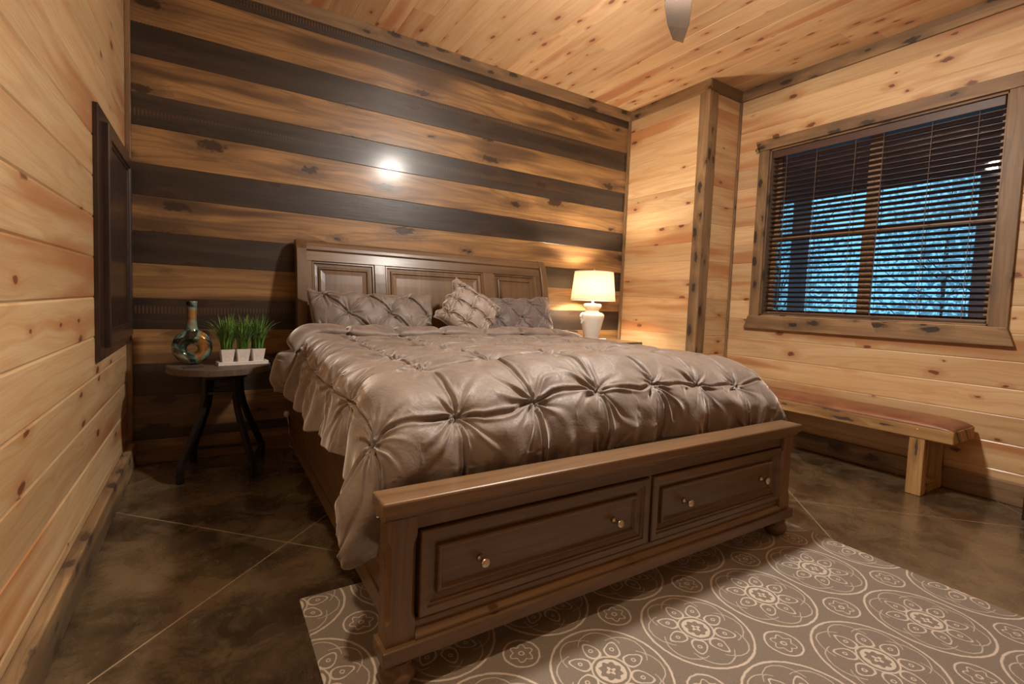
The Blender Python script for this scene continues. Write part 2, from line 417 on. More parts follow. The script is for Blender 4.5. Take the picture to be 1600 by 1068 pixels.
# walls
ls = seams(0., .010, .1765, H); planks('wall_left', M_pine, lambda a, z, d: (d, a, z), YF, .0, ls, joints=0, ch=.007)
rs_ = seams(0., .019, .1703, H)
WY0, WY1, WZ0, WZ1 = -2.765, -1.26, 1.08, 2.535
planks('wall_right', M_pine, lambda a, z, d: (W2 - d, a, z), YF, YS, rs_, holes=[(WY0, WY1, WZ0, WZ1)], ch=.006, joints=0, backs=.12)
planks('wall_stub', M_pine, lambda a, z, d: (W1 - d, a, z), YS + .0, 0., rs_, ch=.005)
planks('wall_return', M_pine, lambda a, z, d: (a, YS - d, z), W1, W2, rs_, ch=.005)
planks('wall_front', M_pine, lambda a, z, d: (a, YF + d, z), 0., W2, ls, ch=.006)
zb = [0.0, .1527, .2202, .4372, .6419, .858, 1.0545, 1.2683, 1.4662, 1.6859, 1.8796, 2.1031, 2.2963, 2.5165, 2.7093, 2.9604, H]
tn = [0, 1, 0, 1, 0, 1, 0, 1, 0, 1, 0, 1, 0, 1, 0, 1]
planks('wall_back', M_accent, lambda a, z, d: (a, -d, z), 0., W1 + .05, zb, ch=.003, tones=tn, joints=0)
# trims
def trimbox(name, *a, mat=M_trim, grain=None, bevel=.003):
    m = MB(); m.box(*a, grain=grain); return struct(m.build(name, mat, bevel=bevel))
CB = H - .098
trimbox('trim_1', .0, W1, -.022, 0., CB, H)                       # crown, back wall
trimbox('trim_2', W1 - .022, W1, YS - .02, -.022, CB, H)          # crown, stub
trimbox('trim_3', W1, W2, YS - .022, YS, CB, H)                   # crown, return
trimbox('trim_4', W2 - .022, W2, YF, YS - .022, CB, H)            # crown, window wall
trimbox('trim_5', 0., .022, YF, -.022, CB, H)
trimbox('trim_6', W1 - .018, W1, YS - .018, YS + .085, 0., CB, grain='z')
trimbox('trim_7', W1, W1 + .10, YS - .018, YS, 0., CB, grain='z')
trimbox('trim_8', W2 - .020, W2, YS - .020, YS, 0., CB, grain='z')
trimbox('trim_9', W1 - .026, W1, -.026, 0., 0., CB, grain='z')
trimbox('trim_10', 0., .028, -.028, 0., .0, CB, grain='z')
trimbox('trim_11', W1, W1 + .1, YS - .0185, YS, 0., .001, grain='z') if False else None
trimbox('baseboard_left', 0., .042, YF, -.03, 0., .150, mat=M_base, bevel=.006)
trimbox('baseboard_right', W2 - .036, W2, YF, YS - .02, 0., .137, mat=M_base, bevel=.006)
trimbox('baseboard_return', W1 + .1, W2 - .036, YS - .03, YS, 0., .137, mat=M_base, bevel=.006)
trimbox('baseboard_stub', W1 - .03, W1, YS + .085, -.03, 0., .137, mat=M_base, bevel=.006)

# ------------------------------------------------------------------ window
win = thing('window_1', None, None, (W2, (WY0 + WY1) / 2, WZ0)); struct(win)
XG = W2 + .095
m = MB()
for a in ((W2, W2 + .14, WY0, WY0 + .015, WZ0, WZ1), (W2, W2 + .14, WY1 - .015, WY1, WZ0, WZ1), (W2, W2 + .14, WY0, WY1, WZ1 - .015, WZ1), (W2, W2 + .14, WY0, WY1, WZ0, WZ0 + .015)): m.box(*a)
m.build('jamb', M_trim, win, bevel=.001)
m = MB(); m.prism([(-2.853, 2.535), (-1.165, 2.535), (-1.138, 2.625), (-2.882, 2.625)], 'x', W2 - .030, W2, grain='y'); m.build('casing_head', M_trim, win, bevel=.003)
for y0, y1 in ((-2.853, WY0 + .003), (WY1 - .003, -1.172)):
    m = MB(); m.box(W2 - .022, W2, y0, y1, WZ0 - .01, WZ1, grain='z'); m.build('casing_side', M_trim, win, bevel=.003)
m = MB(); m.prism([(-2.892, .962), (-1.133, .962), (-1.172, 1.078), (-2.853, 1.078)], 'x', W2 - .034, W2, grain='y'); m.build('casing_sill', M_trim, win, bevel=.003)
YM = -2.02
for (y0, y1) in ((WY0 + .015, YM), (YM, WY1 - .015)):
    for (z0, z1, dx) in ((WZ0 + .015, 1.80, 0.), (1.76, WZ1 - .015, .022)):
        m = MB(); t = .042; x0, x1 = XG + dx, XG + dx + .03
        m.box(x0, x1, y0, y1, z0, z0 + t); m.box(x0, x1, y0, y1, z1 - t, z1); m.box(x0, x1, y0, y0 + t, z0 + t, z1 - t); m.box(x0, x1, y1 - t, y1, z0 + t, z1 - t)
        s_ = m.build('sash', M_frame, win, bevel=.003)
        g = MB(); g.box(x0 + .012, x0 + .016, y0 + t, y1 - t, z0 + t, z1 - t); g.build('pane', M_glass, s_)
# blinds
bl = thing('window_blind', 'dark brown horizontal slat blind filling the window', 'blind', (W2 + .04, (WY0 + WY1) / 2, WZ0 + .02))
BY0, BY1 = WY0 + .022, WY1 - .022; XB = W2 + .045
m = MB(); m.box(W2 + .006, W2 + .075, BY0, BY1, WZ1 - .078, WZ1 - .018); m.build('headrail', M_blind, bl, bevel=.004)
m = MB(); NS = 33; zt, zbm = WZ1 - .105, WZ0 + .050
for i in range(NS):
    z = zt + (zbm - zt) * i / (NS - 1); hw = .024; tl = math.radians(-18 + random.uniform(-1.2, 1.2)); rnd = random.random() * 3
    cs = []
    for j in range(5):
        u = -1 + j * .5; cs.append((XB + u * hw * math.cos(tl), z + u * hw * math.sin(tl) + .0022 * (1 - u * u)))
    poly = cs + [(x, zz - .0026) for x, zz in cs[::-1]]
    vs = [(x, y, zz) for y in (BY0, BY1) for x, zz in poly]; n = len(poly)
    gc = [(v[1], v[0] * 1., rnd) for v in vs]
    m.add(vs, [(j, (j + 1) % n, n + (j + 1) % n, n + j) for j in range(n)] + [tuple(range(n))[::-1], tuple(range(n, 2 * n))], gc=gc)
m.build('slats', M_blind, bl)
m = MB(); m.box(XB - .026, XB + .026, BY0, BY1, WZ0 + .016, WZ0 + .034); m.build('bottom_rail', M_blind, bl, bevel=.004)
for y in (BY0 + .12, BY0 + .36, BY0 + .64, BY1 - .64, BY1 - .36, BY1 - .12):
    m = MB()
    for dx in (-.027, .027): m.box(XB + dx - .001, XB + dx + .001, y - .0015, y + .0015, WZ0 + .03, WZ1 - .06)
    m.build('ladder_cord', M_cordw, bl)
m = MB(); m.tube([(W2 + .004, BY1 - .10, WZ1 - .08), (W2 + .004, BY1 - .095, WZ1 - .62)], .004, 8); m.build('tilt_wand', M_blind, bl)
# hook beside the casing head
m = MB(); pts = [(W2 - .03, -1.158 + .018 * math.cos(a), 2.545 + .018 * math.sin(a)) for a in np.linspace(.3, 5.2, 14)]
m.tube(pts, .003, 8); m.tube([(W2 - .03, -1.1405, 2.55), (W2 - .02, -1.1405, 2.55), (W2, -1.1405, 2.55)], .003, 8)
tag(m.build('cup_hook', M_rust), 'small rusty metal cup hook at upper left corner of the window casing', 'hook')

# ------------------------------------------------------------------ outside
m = MB(); m.box(W2 + .2, 7.5, -8, 5, 2.80, 2.9); m.box(7.05, 7.25, -8, 5, 2.62, 2.8); m.box(W2 + .2, 7.5, -8, 5, -.2, -.05)
struct(m.build('porch', M_porch))
for i, (y, lab) in enumerate(((-.26, 'plum painted porch post seen behind the left half of the blind'), (-2.10, 'plum painted porch post seen at the right end of the blind'))):
    m = MB(); m.box(7.06, 7.2, y - .08, y + .08, -.05, 2.62); tag(m.build('porch_post', M_post, bevel=.004), lab, 'post')
m = MB(); m.box(7.5, 60, -50, 50, -1.2, -1.); tag(m.build('ground', M_deck), kind='structure')
def tree(x, y, h, rad, seed):
    r = np.random.RandomState(seed)
    t = thing('tree', 'pale blue leafy tree at dusk seen through the window blind', 'tree', (x, y, -1.), group='trees outside the window')
    m = MB(); m.tube([(x, y, -1.), (x + .1, y + .05, h * .4), (x, y, h * .9)], [.09, .06, .02], 8)
    for k in range(7):
        a = r.uniform(0, 6.28); z0 = r.uniform(.4, 2.5); m.tube([(x + .05, y, z0), (x + rad * .5 * math.cos(a), y + rad * .5 * math.sin(a), z0 + .6), (x + rad * .8 * math.cos(a), y + rad * .8 * math.sin(a), z0 + 1.1)], [.02, .012, .006], 6)
    m.build('trunk', M_bark, t)
    m = MB(); vs = []; fs = []; tn_ = []
    for k in range(2600):
        p = r.normal(0, 1, 3); p /= np.linalg.norm(p); q = r.uniform(.15, 1.) ** .5
        c = np.array([x, y, h * .45]) + p * q * np.array([rad, rad, h * .55 + .3]); u = r.normal(0, 1, 3); u /= np.linalg.norm(u); v = np.cross(u, r.normal(0, 1, 3)); v /= np.linalg.norm(v)
        s_ = r.uniform(.04, .09); b = len(vs); vs += [tuple(c + u * s_), tuple(c + v * s_ * .5), tuple(c - u * s_), tuple(c - v * s_ * .5)]; fs.append((b, b + 1, b + 2, b + 3)); tn_ += [r.uniform(0, 1)] * 4
    m.add(vs, fs, tone=tn_); m.build('foliage', M_leaf, t)
for i, (x, y, h, rad) in enumerate(((10.5, 1.9, 4.2, 1.45), (11.2, -1.3, 4.4, 1.5), (12.2, -4.6, 4.4, 1.6), (14.5, 4.8, 5., 1.9), (15.3, .6, 5.2, 1.9), (17, -3.6, 5.4, 2.1), (19, 7.5, 6, 2.4))): tree(x, y, h, rad, i + 3)

# ------------------------------------------------------------------ access panel, left wall
pan = thing('access_panel', 'dark stained framed wooden access panel on the left pine wall', 'cabinet door', (0., -.51, .78))
m = MB(); y0, y1, z0, z1 = -.975, -.045, .782, 1.915
for a in ((0., .02, y0, y0 + .10, z0, z1), (0., .02, y1 - .07, y1, z0, z1), (0., .02, y0 + .10, y1 - .07, z1 - .05, z1), (0., .02, y0 + .10, y1 - .07, z0, z0 + .05)): m.box(*a)
m.build('frame', M_door, pan, bevel=.003)
def nested(mb, a0, a1, b0, b1, prof, surf, n=1, grain='a', rnd=None, smooth=False):
    """nested rectangular mouldings: prof = [(inset, off)...]; surf(a, b, off) -> point. Last ring filled by a grid of n rows."""
    rnd = random.random() * 3 if rnd is None else rnd
    rings = []
    for ins, off in prof:
        A0, A1, B0, B1 = a0 + ins, a1 - ins, b0 + ins, b1 - ins; pts = [(A0, B0)]
        pts = [(A0 + (A1 - A0) * i / n, B0) for i in range(n)] + [(A1, B0 + (B1 - B0) * i / n) for i in range(n)] + [(A1 - (A1 - A0) * i / n, B1) for i in range(n)] + [(A0, B1 - (B1 - B0) * i / n) for i in range(n)]
        rings.append([(p, off) for p in pts])
    vs = []; gc = []
    for r_ in rings:
        for (p, off) in r_: vs.append(surf(p[0], p[1], off)); gc.append((p[0], p[1], rnd) if grain == 'a' else (p[1], p[0], rnd))
    k = 4 * n; fs = []
    for i in range(len(rings) - 1):
        for j in range(k): fs.append((i * k + j, i * k + (j + 1) % k, (i + 1) * k + (j + 1) % k, (i + 1) * k + j))
    # fill
    ins, off = prof[-1]; A0, A1, B0, B1 = a0 + ins, a1 - ins, b0 + ins, b1 - ins; base = len(vs)
    for i in range(n + 1):
        for j in range(n + 1):
            a, b = A0 + (A1 - A0) * j / n, B0 + (B1 - B0) * i / n; vs.append(surf(a, b, off)); gc.append((a, b, rnd) if grain == 'a' else (b, a, rnd))
    for i in range(n):
        for j in range(n): q = base + i * (n + 1) + j; fs.append((q, q + 1, q + n + 2, q + n + 1))
    mb.add(vs, fs, gc=gc, smooth=smooth)
m = MB(); nested(m, -.872, -.118, .835, 1.862, [(0, .0), (0, .040), (.004, .044), (.06, .044), (.066, .036), (.074, .034), (.08, .028)], lambda a, b, o: (o, a, b), grain='b')
m.build('panel_door', M_door, pan)

# ------------------------------------------------------------------ bed
bed = thing('sleigh_bed', 'large dark brown wooden sleigh bed with two drawers in the footboard', 'bed', (1.9, -1.35, 0.))
def hy(z):
    t = min(max((z - .75) / .75, 0.), 1.); return -.20 + .125 * t ** 1.8
HX0, HX1 = .935, 3.045
def curved(mb, x0, x1, z0, z1, ob, of, n=12, grain=None, rnd=None):
    zs = [z0 + (z1 - z0) * i / n for i in range(n + 1)]
    rs = [[(x0, hy(z) - of, z), (x1, hy(z) - of, z), (x1, hy(z) - ob, z), (x0, hy(z) - ob, z)] for z in zs]
    g = grain or ('x' if x1 - x0 > z1 - z0 else 'z'); mb.rings(rs, smooth=False, grain=g)
for x0, x1 in ((HX0, HX0 + .065), (HX1 - .065, HX1)):
    m = MB(); rs = []
    for i in range(25):
        z = 1.495 * i / 24; t = 0.
        f = hy(z) - .062 - .02 * math.exp(-((z - .55) / .3) ** 2); bk = hy(z) + .045
        if z > 1.40: q = (z - 1.40) / .095; f += .03 * q * q; bk = hy(z) + .045 - .0 * q
        rs.append([(x0, f, z), (x1, f, z), (x1, bk, z), (x0, bk, z)])
    m.rings(rs, smooth=False); m.build('headboard_post', M_bed, bed, bevel=.004)
hb = MB(); curved(hb, HX0 + .065, HX1 - .065, .25, 1.44, .01, -.02 + .0, 16); hb.build('headboard_back', M_bed, bed)
m = MB(); xs = (HX0 + .065, HX1 - .065); prof = []
for i in range(14):
    a = PI * (-.15 + 1.35 * i / 13); prof.append((hy(1.44) - .004 - .034 * math.cos(a) * -1 * -1, 1.452 + .034 * math.sin(a)))
prof = [(hy(1.42) - .036, 1.418), (hy(1.42) - .044, 1.43), (hy(1.45) - .046, 1.452), (hy(1.46) - .036, 1.478), (hy(1.47) - .015, 1.492), (hy(1.47) + .02, 1.490), (hy(1.47) + .04, 1.47), (hy(1.45) + .035, 1.43), (hy(1.42) + .01, 1.418)]
m.prism(prof, 'x', xs[0], xs[1]); m.build('top_roll', M_bed, bed, bevel=.003)
m = MB(); PN = [(1.035, 1.475), (1.555, 2.395), (2.495, 2.925)]
curved(m, xs[0], xs[1], 1.352, 1.42, .01, .034, 4)
m.build('headboard_rail', M_bed, bed, bevel=.002)
edges = [xs[0]] + [q for p in PN for q in p] + [xs[1]]
for i in range(0, len(edges), 2):
    m = MB(); curved(m, edges[i], edges[i + 1], .55, 1.352, .01, .034, 12, grain='z'); m.build('headboard_stile', M_bed, bed, bevel=.002)
for a0, a1 in PN:
    m = MB(); nested(m, a0, a1, .55, 1.352, [(0, .034), (.006, .026), (.014, .026), (.022, .014), (.040, .012), (.046, .024), (.054, .026), (.062, .016), (.09, .012)], lambda a, b, o: (a, hy(b) - o, b), n=10, grain='b')
    m.build('headboard_panel', M_bed, bed)
# footboard
FX0, FX1 = .826, 2.921
m = MB(); m.box(FX0, FX1, -2.532, -2.425, .534, .572); m.build('footboard_cap', M_bed, bed, bevel=.006)
m = MB(); m.prism([(-2.498, .505), (-2.522, .524), (-2.522, .534), (-2.435, .534), (-2.435, .505)], 'x', FX0 + .012, FX1 - .012); m.build('cap_moulding', M_bed, bed, bevel=.002)
for x0, x1 in ((.850, .935), (2.812, 2.897)):
    m = MB(); rs = []
    for z, c in ((.148, .0005), (.205, .0005), (.222, .010), (.232, .012), (.425, .012), (.435, .010), (.452, .0005), (.510, .0005)):
        y0, y1 = -2.506, -2.436
        rs.append([(x0 + c, y0, z), (x1 - c, y0, z), (x1, y0 + c, z), (x1, y1, z), (x0, y1, z), (x0, y0 + c, z)])
    m.rings(rs, smooth=False); m.build('footboard_post', M_bed, bed)
m = MB(); m.box(.935, 2.812, -2.492, -2.436, .466, .508); m.build('footboard_top_rail', M_bed, bed, bevel=.002)
m = MB(); m.prism([(-2.440, .148), (-2.512, .148), (-2.512, .160), (-2.500, .172), (-2.492, .176), (-2.492, .192), (-2.486, .198), (-2.440, .198)], 'x', .935, 2.812); m.build('footboard_bottom_rail', M_bed, bed, bevel=.0015)
m = MB(); m.box(.935, 2.812, -2.462, -2.440, .198, .466); m.build('footboard_back', M_bed, bed)
m = MB(); m.box(1.888, 1.903, -2.492, -2.462, .198, .466); m.build('drawer_divider', M_bed, bed, bevel=.002)
m = MB(); m.box(.838, 2.909, -2.524, -2.425, .104, .148); m.build('plinth', M_bed, bed, bevel=.004)
for (x0, x1, ks) in ((.948, 1.884, (1.15, 1.715)), (1.907, 2.806, (2.11, 2.665))):
    m = MB(); nested(m, x0, x1, .203, .461, [(0, -.02), (0, .012), (.003, .016), (.024, .016), (.027, .010), (.034, .010), (.037, .004), (.052, .000), (.056, -.002), (.058, .010), (.063, .013), (.068, .012), (.075, .001), (.080, .001)], lambda a, b, o: (a, -2.487 - o, b))
    d = m.build('drawer', M_bed, bed)
    for kx in ks:
        m = MB(); m.lathe((kx, -2.490, .325), [(.0, -.041), (.008, -.041), (.0145, -.037), (.0165, -.032), (.0145, -.027), (.008, -.024), (.006, -.016), (.0075, -.008), (.012, -.003), (.013, .0)], 20, 'y')
        m.build('knob', M_nickel, d, smooth=True)
bun = [(.030, .104), (.032, .096), (.040, .093), (.046, .088), (.040, .083), (.036, .080), (.046, .072), (.054, .055), (.054, .042), (.046, .026), (.034, .017), (.030, .0135)]
for x, y in ((.897, -2.472), (2.845, -2.472)):
    m = MB(); m.lathe((x, y, 0), bun[::-1], 28); m.build('bun_foot', M_bed, bed, smooth=True)
for x0, x1 in ((.905, .932), (2.868, 2.895)):
    m = MB(); m.box(x0, x1, -2.44, -.19, .17, .47); m.box(x0 - .006, x1 + .006, -2.44, -.19, .10, .17); m.build('side_rail', M_bed, bed, bevel=.004)
m = MB(); m.box(.94, 2.86, -2.40, -.25, .36, .40); m.build('slat_base', M_bed, bed)

# ------------------------------------------------------------------ mattress, duvet, pillows
m = MB(); m.box(.965, 2.895, -2.33, -.24, .40, .70); tag(m.build('mattress', M_mattress, bevel=.05, seg=4), 'mattress lying on the sleigh bed beneath the taupe duvet', 'mattress')

class Fld:   # smooth random field
    def __init__(s, seed, n=18, lo=3., hi=20.):
        r = np.random.RandomState(seed); s.k = r.uniform(lo, hi, n); s.a = r.uniform(0, 6.28, n); s.p = r.uniform(0, 6.28, n); s.w = (lo / s.k) ** .7; s.n = math.sqrt((s.w ** 2).sum() / 2)
    def __call__(s, x, y):
        o = 0
        for k, a, p, w_ in zip(s.k, s.a, s.p, s.w): o = o + w_ * np.sin(k * (np.cos(a) * x + np.sin(a) * y) + p)
        return o / s.n
f1, f2, f3, f4, f5 = Fld(1), Fld(2), Fld(3, 24, 25, 90), Fld(4, 16, 2, 8), Fld(5, 20, 8, 40)
def tufts(S, T, g, puff=.020, crease=.010, rad=.008, seed=0, diag=False):
    """pinch-pleat relief; S, T are lengths, nodes at multiples of g"""
    if diag: S, T = (S + T) / math.sqrt(2), (T - S) / math.sqrt(2)
    S0, T0 = S, T
    nb = lambda q: np.round(q / g)
    fs = S / g - nb(S); fs = (S / g) - np.round(S / g); ft = (T / g) - np.round(T / g)
    r0 = np.hypot(fs, ft) * g
    wgt = np.clip(r0 / (.3 * g), 0, 1)
    S = S + wgt * .012 * f1(S0 + seed, T0); T = T + wgt * .012 * f2(S0, T0 + seed)
    fs = (S / g) - np.round(S / g); ft = (T / g) - np.round(T / g); r = np.hypot(fs, ft) * g + 1e-6; th = np.arctan2(ft, fs)
    ci, cj = np.round(S0 / g), np.round(T0 / g)
    h1 = np.sin(ci * 12.9898 + cj * 78.233 + seed) * 43758.5453; h1 = h1 - np.floor(h1); h2 = np.sin(ci * 39.3 + cj * 11.1 + seed) * 24634.63; h2 = h2 - np.floor(h2)
    h = puff * (1 - np.exp(-(r / (.26 * g)) ** 1.1))
    ds, dt = np.abs(fs) * g, np.abs(ft) * g
    for d in (ds, dt):
        wd = .0035 + .022 * r
        ww = np.exp(-r / (.7 * g)) * .7 + .3
        h = h - crease * ww * np.exp(-(d / wd) ** 2) + crease * .7 * ww * np.exp(-((d - 2.0 * wd) / wd) ** 2)
        h = h - .35 * puff * np.exp(-(d / (.09 * g + .01)) ** 2)
    for k in range(9):
        hk = np.sin(ci * 12.9898 + cj * 78.233 + seed + k * 7.77) * 43758.5453; hk = hk - np.floor(hk); hl = np.sin(ci * 26.65 + cj * 36.7 + k * 3.31 + seed) * 24634.63; hl = hl - np.floor(hl)
        ak = (k + .75 * (hk - .5)) * 2 * PI / 9 + .12 * f1(S0 * 2, T0 * 2)
        dl = (th - ak + PI) % (2 * PI) - PI
        dp = r * np.sin(dl); on = (np.cos(dl) > 0)
        wk = .0028 + (.035 + .03 * hl) * r; Lk = g * (.16 + .30 * hl)
        env = np.exp(-(r / Lk) ** 2) * on * np.clip(r / .012, 0, 1)
        h = h + rad * env * (np.exp(-((dp - wk) / wk) ** 2) - .9 * np.exp(-((dp + wk) / wk) ** 2))
    h = h - .012 * np.exp(-(r / .014) ** 2)
    return h
def grid_mesh(mb, P, smooth=True, tone=0., flip=False):
    n, k = P.shape[:2]; vs = P.reshape(-1, 3); idx = np.arange(n * k).reshape(n, k)
    fs = np.stack([idx[:-1, :-1], idx[1:, :-1], idx[1:, 1:], idx[:-1, 1:]], -1).reshape(-1, 4)
    mb.add([tuple(v) for v in vs.tolist()], fs.tolist(), smooth=smooth, tone=tone)
def normals(P):
    a = np.gradient(P, axis=0); b = np.gradient(P, axis=1); n = np.cross(a, b); n /= np.linalg.norm(n, axis=2, keepdims=True) + 1e-9
    return n
CX, HWX, RX, ZT = 1.935, 1.075, .14, .835
def drape(S, T, lift=0.):
    """S: arclength across from centre, T: distance from wall toward the foot"""
    sg = np.sign(S); A = np.abs(S); a0 = HWX - RX; L = RX * PI / 2
    ph = np.clip((A - a0) / RX, 0, PI / 2); rest = np.clip(A - a0 - L, 0, None)
    X = np.where(A < a0, A, a0 + RX * np.sin(ph) + rest * .18); DX = RX * (1 - np.cos(ph)) + rest * .98
    t0, ay, az = 2.06, .315, .27
    u = np.clip((T - t0) / .40, 0, 1); pt = u * PI / 2; rt = np.clip(T - t0 - .40, 0, None)
    Y = np.where(T < t0, T, t0 + ay * np.sin(pt) + rt * .05); DY = az * (1 - np.cos(pt)) + rt * .95
    side = np.clip((A - a0) / (L), 0, 1)
    z = ZT + .030 * (1 - (A / HWX) ** 2).clip(0) + .012 * f4(S, T) - DX - DY * (1 - .34 * side)
    ruff = np.clip((A - a0 - L * .6) / .2, 0, 1)
    X = X + ruff * (.022 * np.sin(T * 17 + 1.3 * f4(T, S)) + .012 * np.sin(T * 41 + 2)) + ruff * .045 * np.exp(-((T - 2.36) / .12) ** 2)
    z = z + ruff * .012 * np.sin(T * 23 + 1)
    return np.stack([CX + sg * X, -Y, z + lift], -1)
dv = thing('duvet', 'taupe satin pinch-pleated duvet spread over the bed', 'duvet', (1.93, -1.5, .84))
ns, nt = 620, 440
s_ = np.linspace(-1.315, 1.315, ns); t_ = np.linspace(.62, 2.515, nt); S, T = np.meshgrid(s_, t_, indexing='ij')
# hem: slightly shorter side drop near the head, lower at the foot corner
SS = S.copy(); cut = 1. + .0 * T
lim = np.where(T < 2.2, 1.310 + .012 * np.sin(T * 9) + .012 * np.sin(T * 27), 1.310 + .06 * np.exp(-((T - 2.40) / .11) ** 2) - .10 * np.clip((T - 2.46) / .14, 0, 1))
SS = S / 1.315 * lim
P = drape(SS, T); Nn = normals(P); Nn *= np.sign((Nn[..., 2:3]) + 1e-6 * 0 + (np.abs(Nn[..., 2:3]) < .02) * 0 + 1e-9)
# outward direction: flip so normals leave the mattress
ctr = np.array([CX, -1.4, .45]); flip = np.sign(((P - ctr) * Nn).sum(-1, keepdims=True)); Nn = Nn * flip
g = .315
D = tufts(SS + .79 - 0 * T, T - 2.285, g, puff=.022, crease=.0125, rad=.0125)
top = np.clip((1.0 - np.abs(SS)) / .1, 0, 1) * np.clip((2.1 - T) / .2, 0, 1)
FT = (T - 2.285) / g; FT = FT - np.round(FT); FS = (SS + .79) / g; FS = FS - np.round(FS)
pl_ = np.cos(PI * FS) ** 1.2 * np.clip(.6 + .6 * f4(SS * 1.5 + 4, T * 1.5), 0, 1.2) * np.clip((2.2 - T) / .3, 0, 1)
ramp = np.where(FT < 0, np.exp(FT / .16), np.exp(-(FT / .025) ** 2))
D = D + .013 * pl_ * ramp + .004 * pl_ * np.where((FT + .5) % 1 - .5 < 0, 0, 0)
FT2 = (T - 2.285) / g + .45 + .08 * f1(SS, T); FT2 = FT2 - np.round(FT2); D = D + .005 * np.clip(f1(SS * .6 + 3, T * .9), 0, 1) * np.clip((2.2 - T) / .3, 0, 1) * np.where(FT2 < 0, np.exp(FT2 / .12), np.exp(-(FT2 / .03) ** 2))
D = D + .0022 * f5(SS * .35, T * 1.6) + .0026 * f3(SS * .7, T) * (1 - .3 * top) + .0035 * top * np.sin(T * 75 + 2.5 * f1(SS * .8, T) + 2 * f4(SS, T)) * np.clip(f5(SS * .3, T * .6 + 3), 0, 1)
down = np.clip((T - 2.36) / .12, 0, 1)       # folds fanning down behind the footboard
D = D + down * .008 * np.sin(SS * 46 + 3 * f4(SS, T)) - down * .012
P2 = P + Nn * D[..., None]
m = MB(); grid_mesh(m, P2); du = m.build('duvet_cover', M_satin, dv, smooth=True)
sd = du.modifiers.new('thick', 'SOLIDIFY'); sd.thickness = .012; sd.offset = -1
# folded upper edge
nr = 26; s2 = np.linspace(-1.32, 1.27, 420); av = np.linspace(0, 2 * PI, nr, endpoint=False); SR, AR = np.meshgrid(s2, av, indexing='ij')
pin = np.abs(((SR + .79) / g) - np.round((SR + .79) / g)) * g
pz = 1 - .75 * np.exp(-(pin / .014) ** 2) - .12 * np.exp(-(pin / .05) ** 2)
sidef = np.clip((np.abs(SR) - .95) / .2, 0, 1)
endt = np.clip((1.32 + SR) / .06, .25, 1) ** .5 * np.clip((1.27 - SR) / .06, .25, 1) ** .5
hwid = (.100 + .045 * sidef) * (.96 + .04 * f4(SR, 0)) ; th_ = .054 * pz * endt * (1 + .6 * sidef)
TT = .685 + .07 * sidef + hwid * np.cos(AR) * .92 * endt
base = drape(SR, TT); bn = normals(drape(*np.meshgrid(s2, np.linspace(.6, .9, 5), indexing='ij')))[:, 2:3, :]
bn = bn * np.sign(((drape(s2[:, None], np.full((len(s2), 1), .7)) - ctr) * bn).sum(-1, keepdims=True))
nz = .0035 * f5(SR * .8, np.cos(AR) * .1 + 5) + .003 * f3(SR, np.cos(AR) * .08)
P3 = base + bn * (.028 + th_ * (np.sin(AR) * .9) + nz)[..., None]
m = MB(); m.rings([[tuple(q) for q in row] for row in P3.tolist()], smooth=True); m.build('folded_edge', M_satin, dv, smooth=True)

def seed_(n, w_): return w_ * 7
def pillow(name, label, cat, w_, h_, th, M4, mat, g, off, diag, puff=.012, amp=1., fl=.02):
    n = 240; u = np.sin(np.linspace(-PI / 2, PI / 2, n)); Uq, V = np.meshgrid(u, np.sin(np.linspace(-PI / 2, PI / 2, int(n * h_ / w_) // 2 * 2 + 10)), indexing='ij')
    X = Uq * w_ / 2 * (1 - .07 * (1 - V ** 2) * np.abs(Uq) ** 3); Y = V * h_ / 2 * (1 - .10 * (1 - Uq ** 2) * np.abs(V) ** 3)
    X = X + .006 * f4(V * 1.5 + seed_(name, w_), Uq * 3) * np.abs(Uq) ** 4; Y = Y + (.010 * f4(Uq * 2.2 + w_ * 9, V) + .006 * np.cos(X * 2 * PI / .145)) * np.abs(V) ** 4 * (1 - Uq ** 8)
    prof = np.clip((1 - Uq ** 2) * (1 - V ** 2), 0, 1) ** .42
    edge = np.clip(prof * 1.6, 0, 1)
    D = tufts(X + off[0], Y + off[1], g, puff=puff, crease=.008 * amp, rad=.006 * amp, seed=w_ * 10, diag=diag) + .0025 * f5(X * 2, Y * 2) + .0015 * f3(X, Y)
    Zf = th * prof + D * edge; Zb = -th * .6 * prof
    m = MB(); grid_mesh(m, np.stack([X, Y, Zf], -1)); grid_mesh(m, np.stack([X, Y, Zb], -1))
    # piped flange edge
    loc = M4.translation.copy()
    R3 = M4.to_3x3(); me_v = [tuple(R3 @ Vector(v) + loc) for v in m.v]; m.v = me_v
    ob = thing(name, label, cat, loc); c = m.build('cushion_cover', mat, ob, smooth=True)
    bmx = bmesh.new(); bmx.from_mesh(c.data); bmesh.ops.remove_doubles(bmx, verts=bmx.verts, dist=.0004); bmesh.ops.recalc_face_normals(bmx, faces=bmx.faces); bmx.to_mesh(c.data); bmx.free()
    G = np.stack([X, Y, X * 0], -1); border = np.concatenate([G[::4, 0], G[-1, ::4], G[::-4, -1], G[0, ::-4]])
    Pe = []
    for q in border:
        v = R3 @ Vector(q.tolist()) + loc
        if not Pe or (Vector(Pe[-1]) - v).length > .006: Pe.append(tuple(v))
    if (Vector(Pe[-1]) - Vector(Pe[0])).length < .006: Pe.pop()
    m = MB(); m.tube(Pe, .005, 8, closed=True, up=tuple(R3 @ Vector((0, 0, 1)))); m.build('piping', mat, ob, smooth=True)
    return ob
def PM(x, y, z, tilt, roll=0., yaw=0.):
    return Matrix.Translation((x, y, z)) @ Matrix.Rotation(math.radians(yaw), 4, 'Z') @ Matrix.Rotation(math.radians(tilt), 4, 'X') @ Matrix.Rotation(math.radians(roll), 4, 'Z')
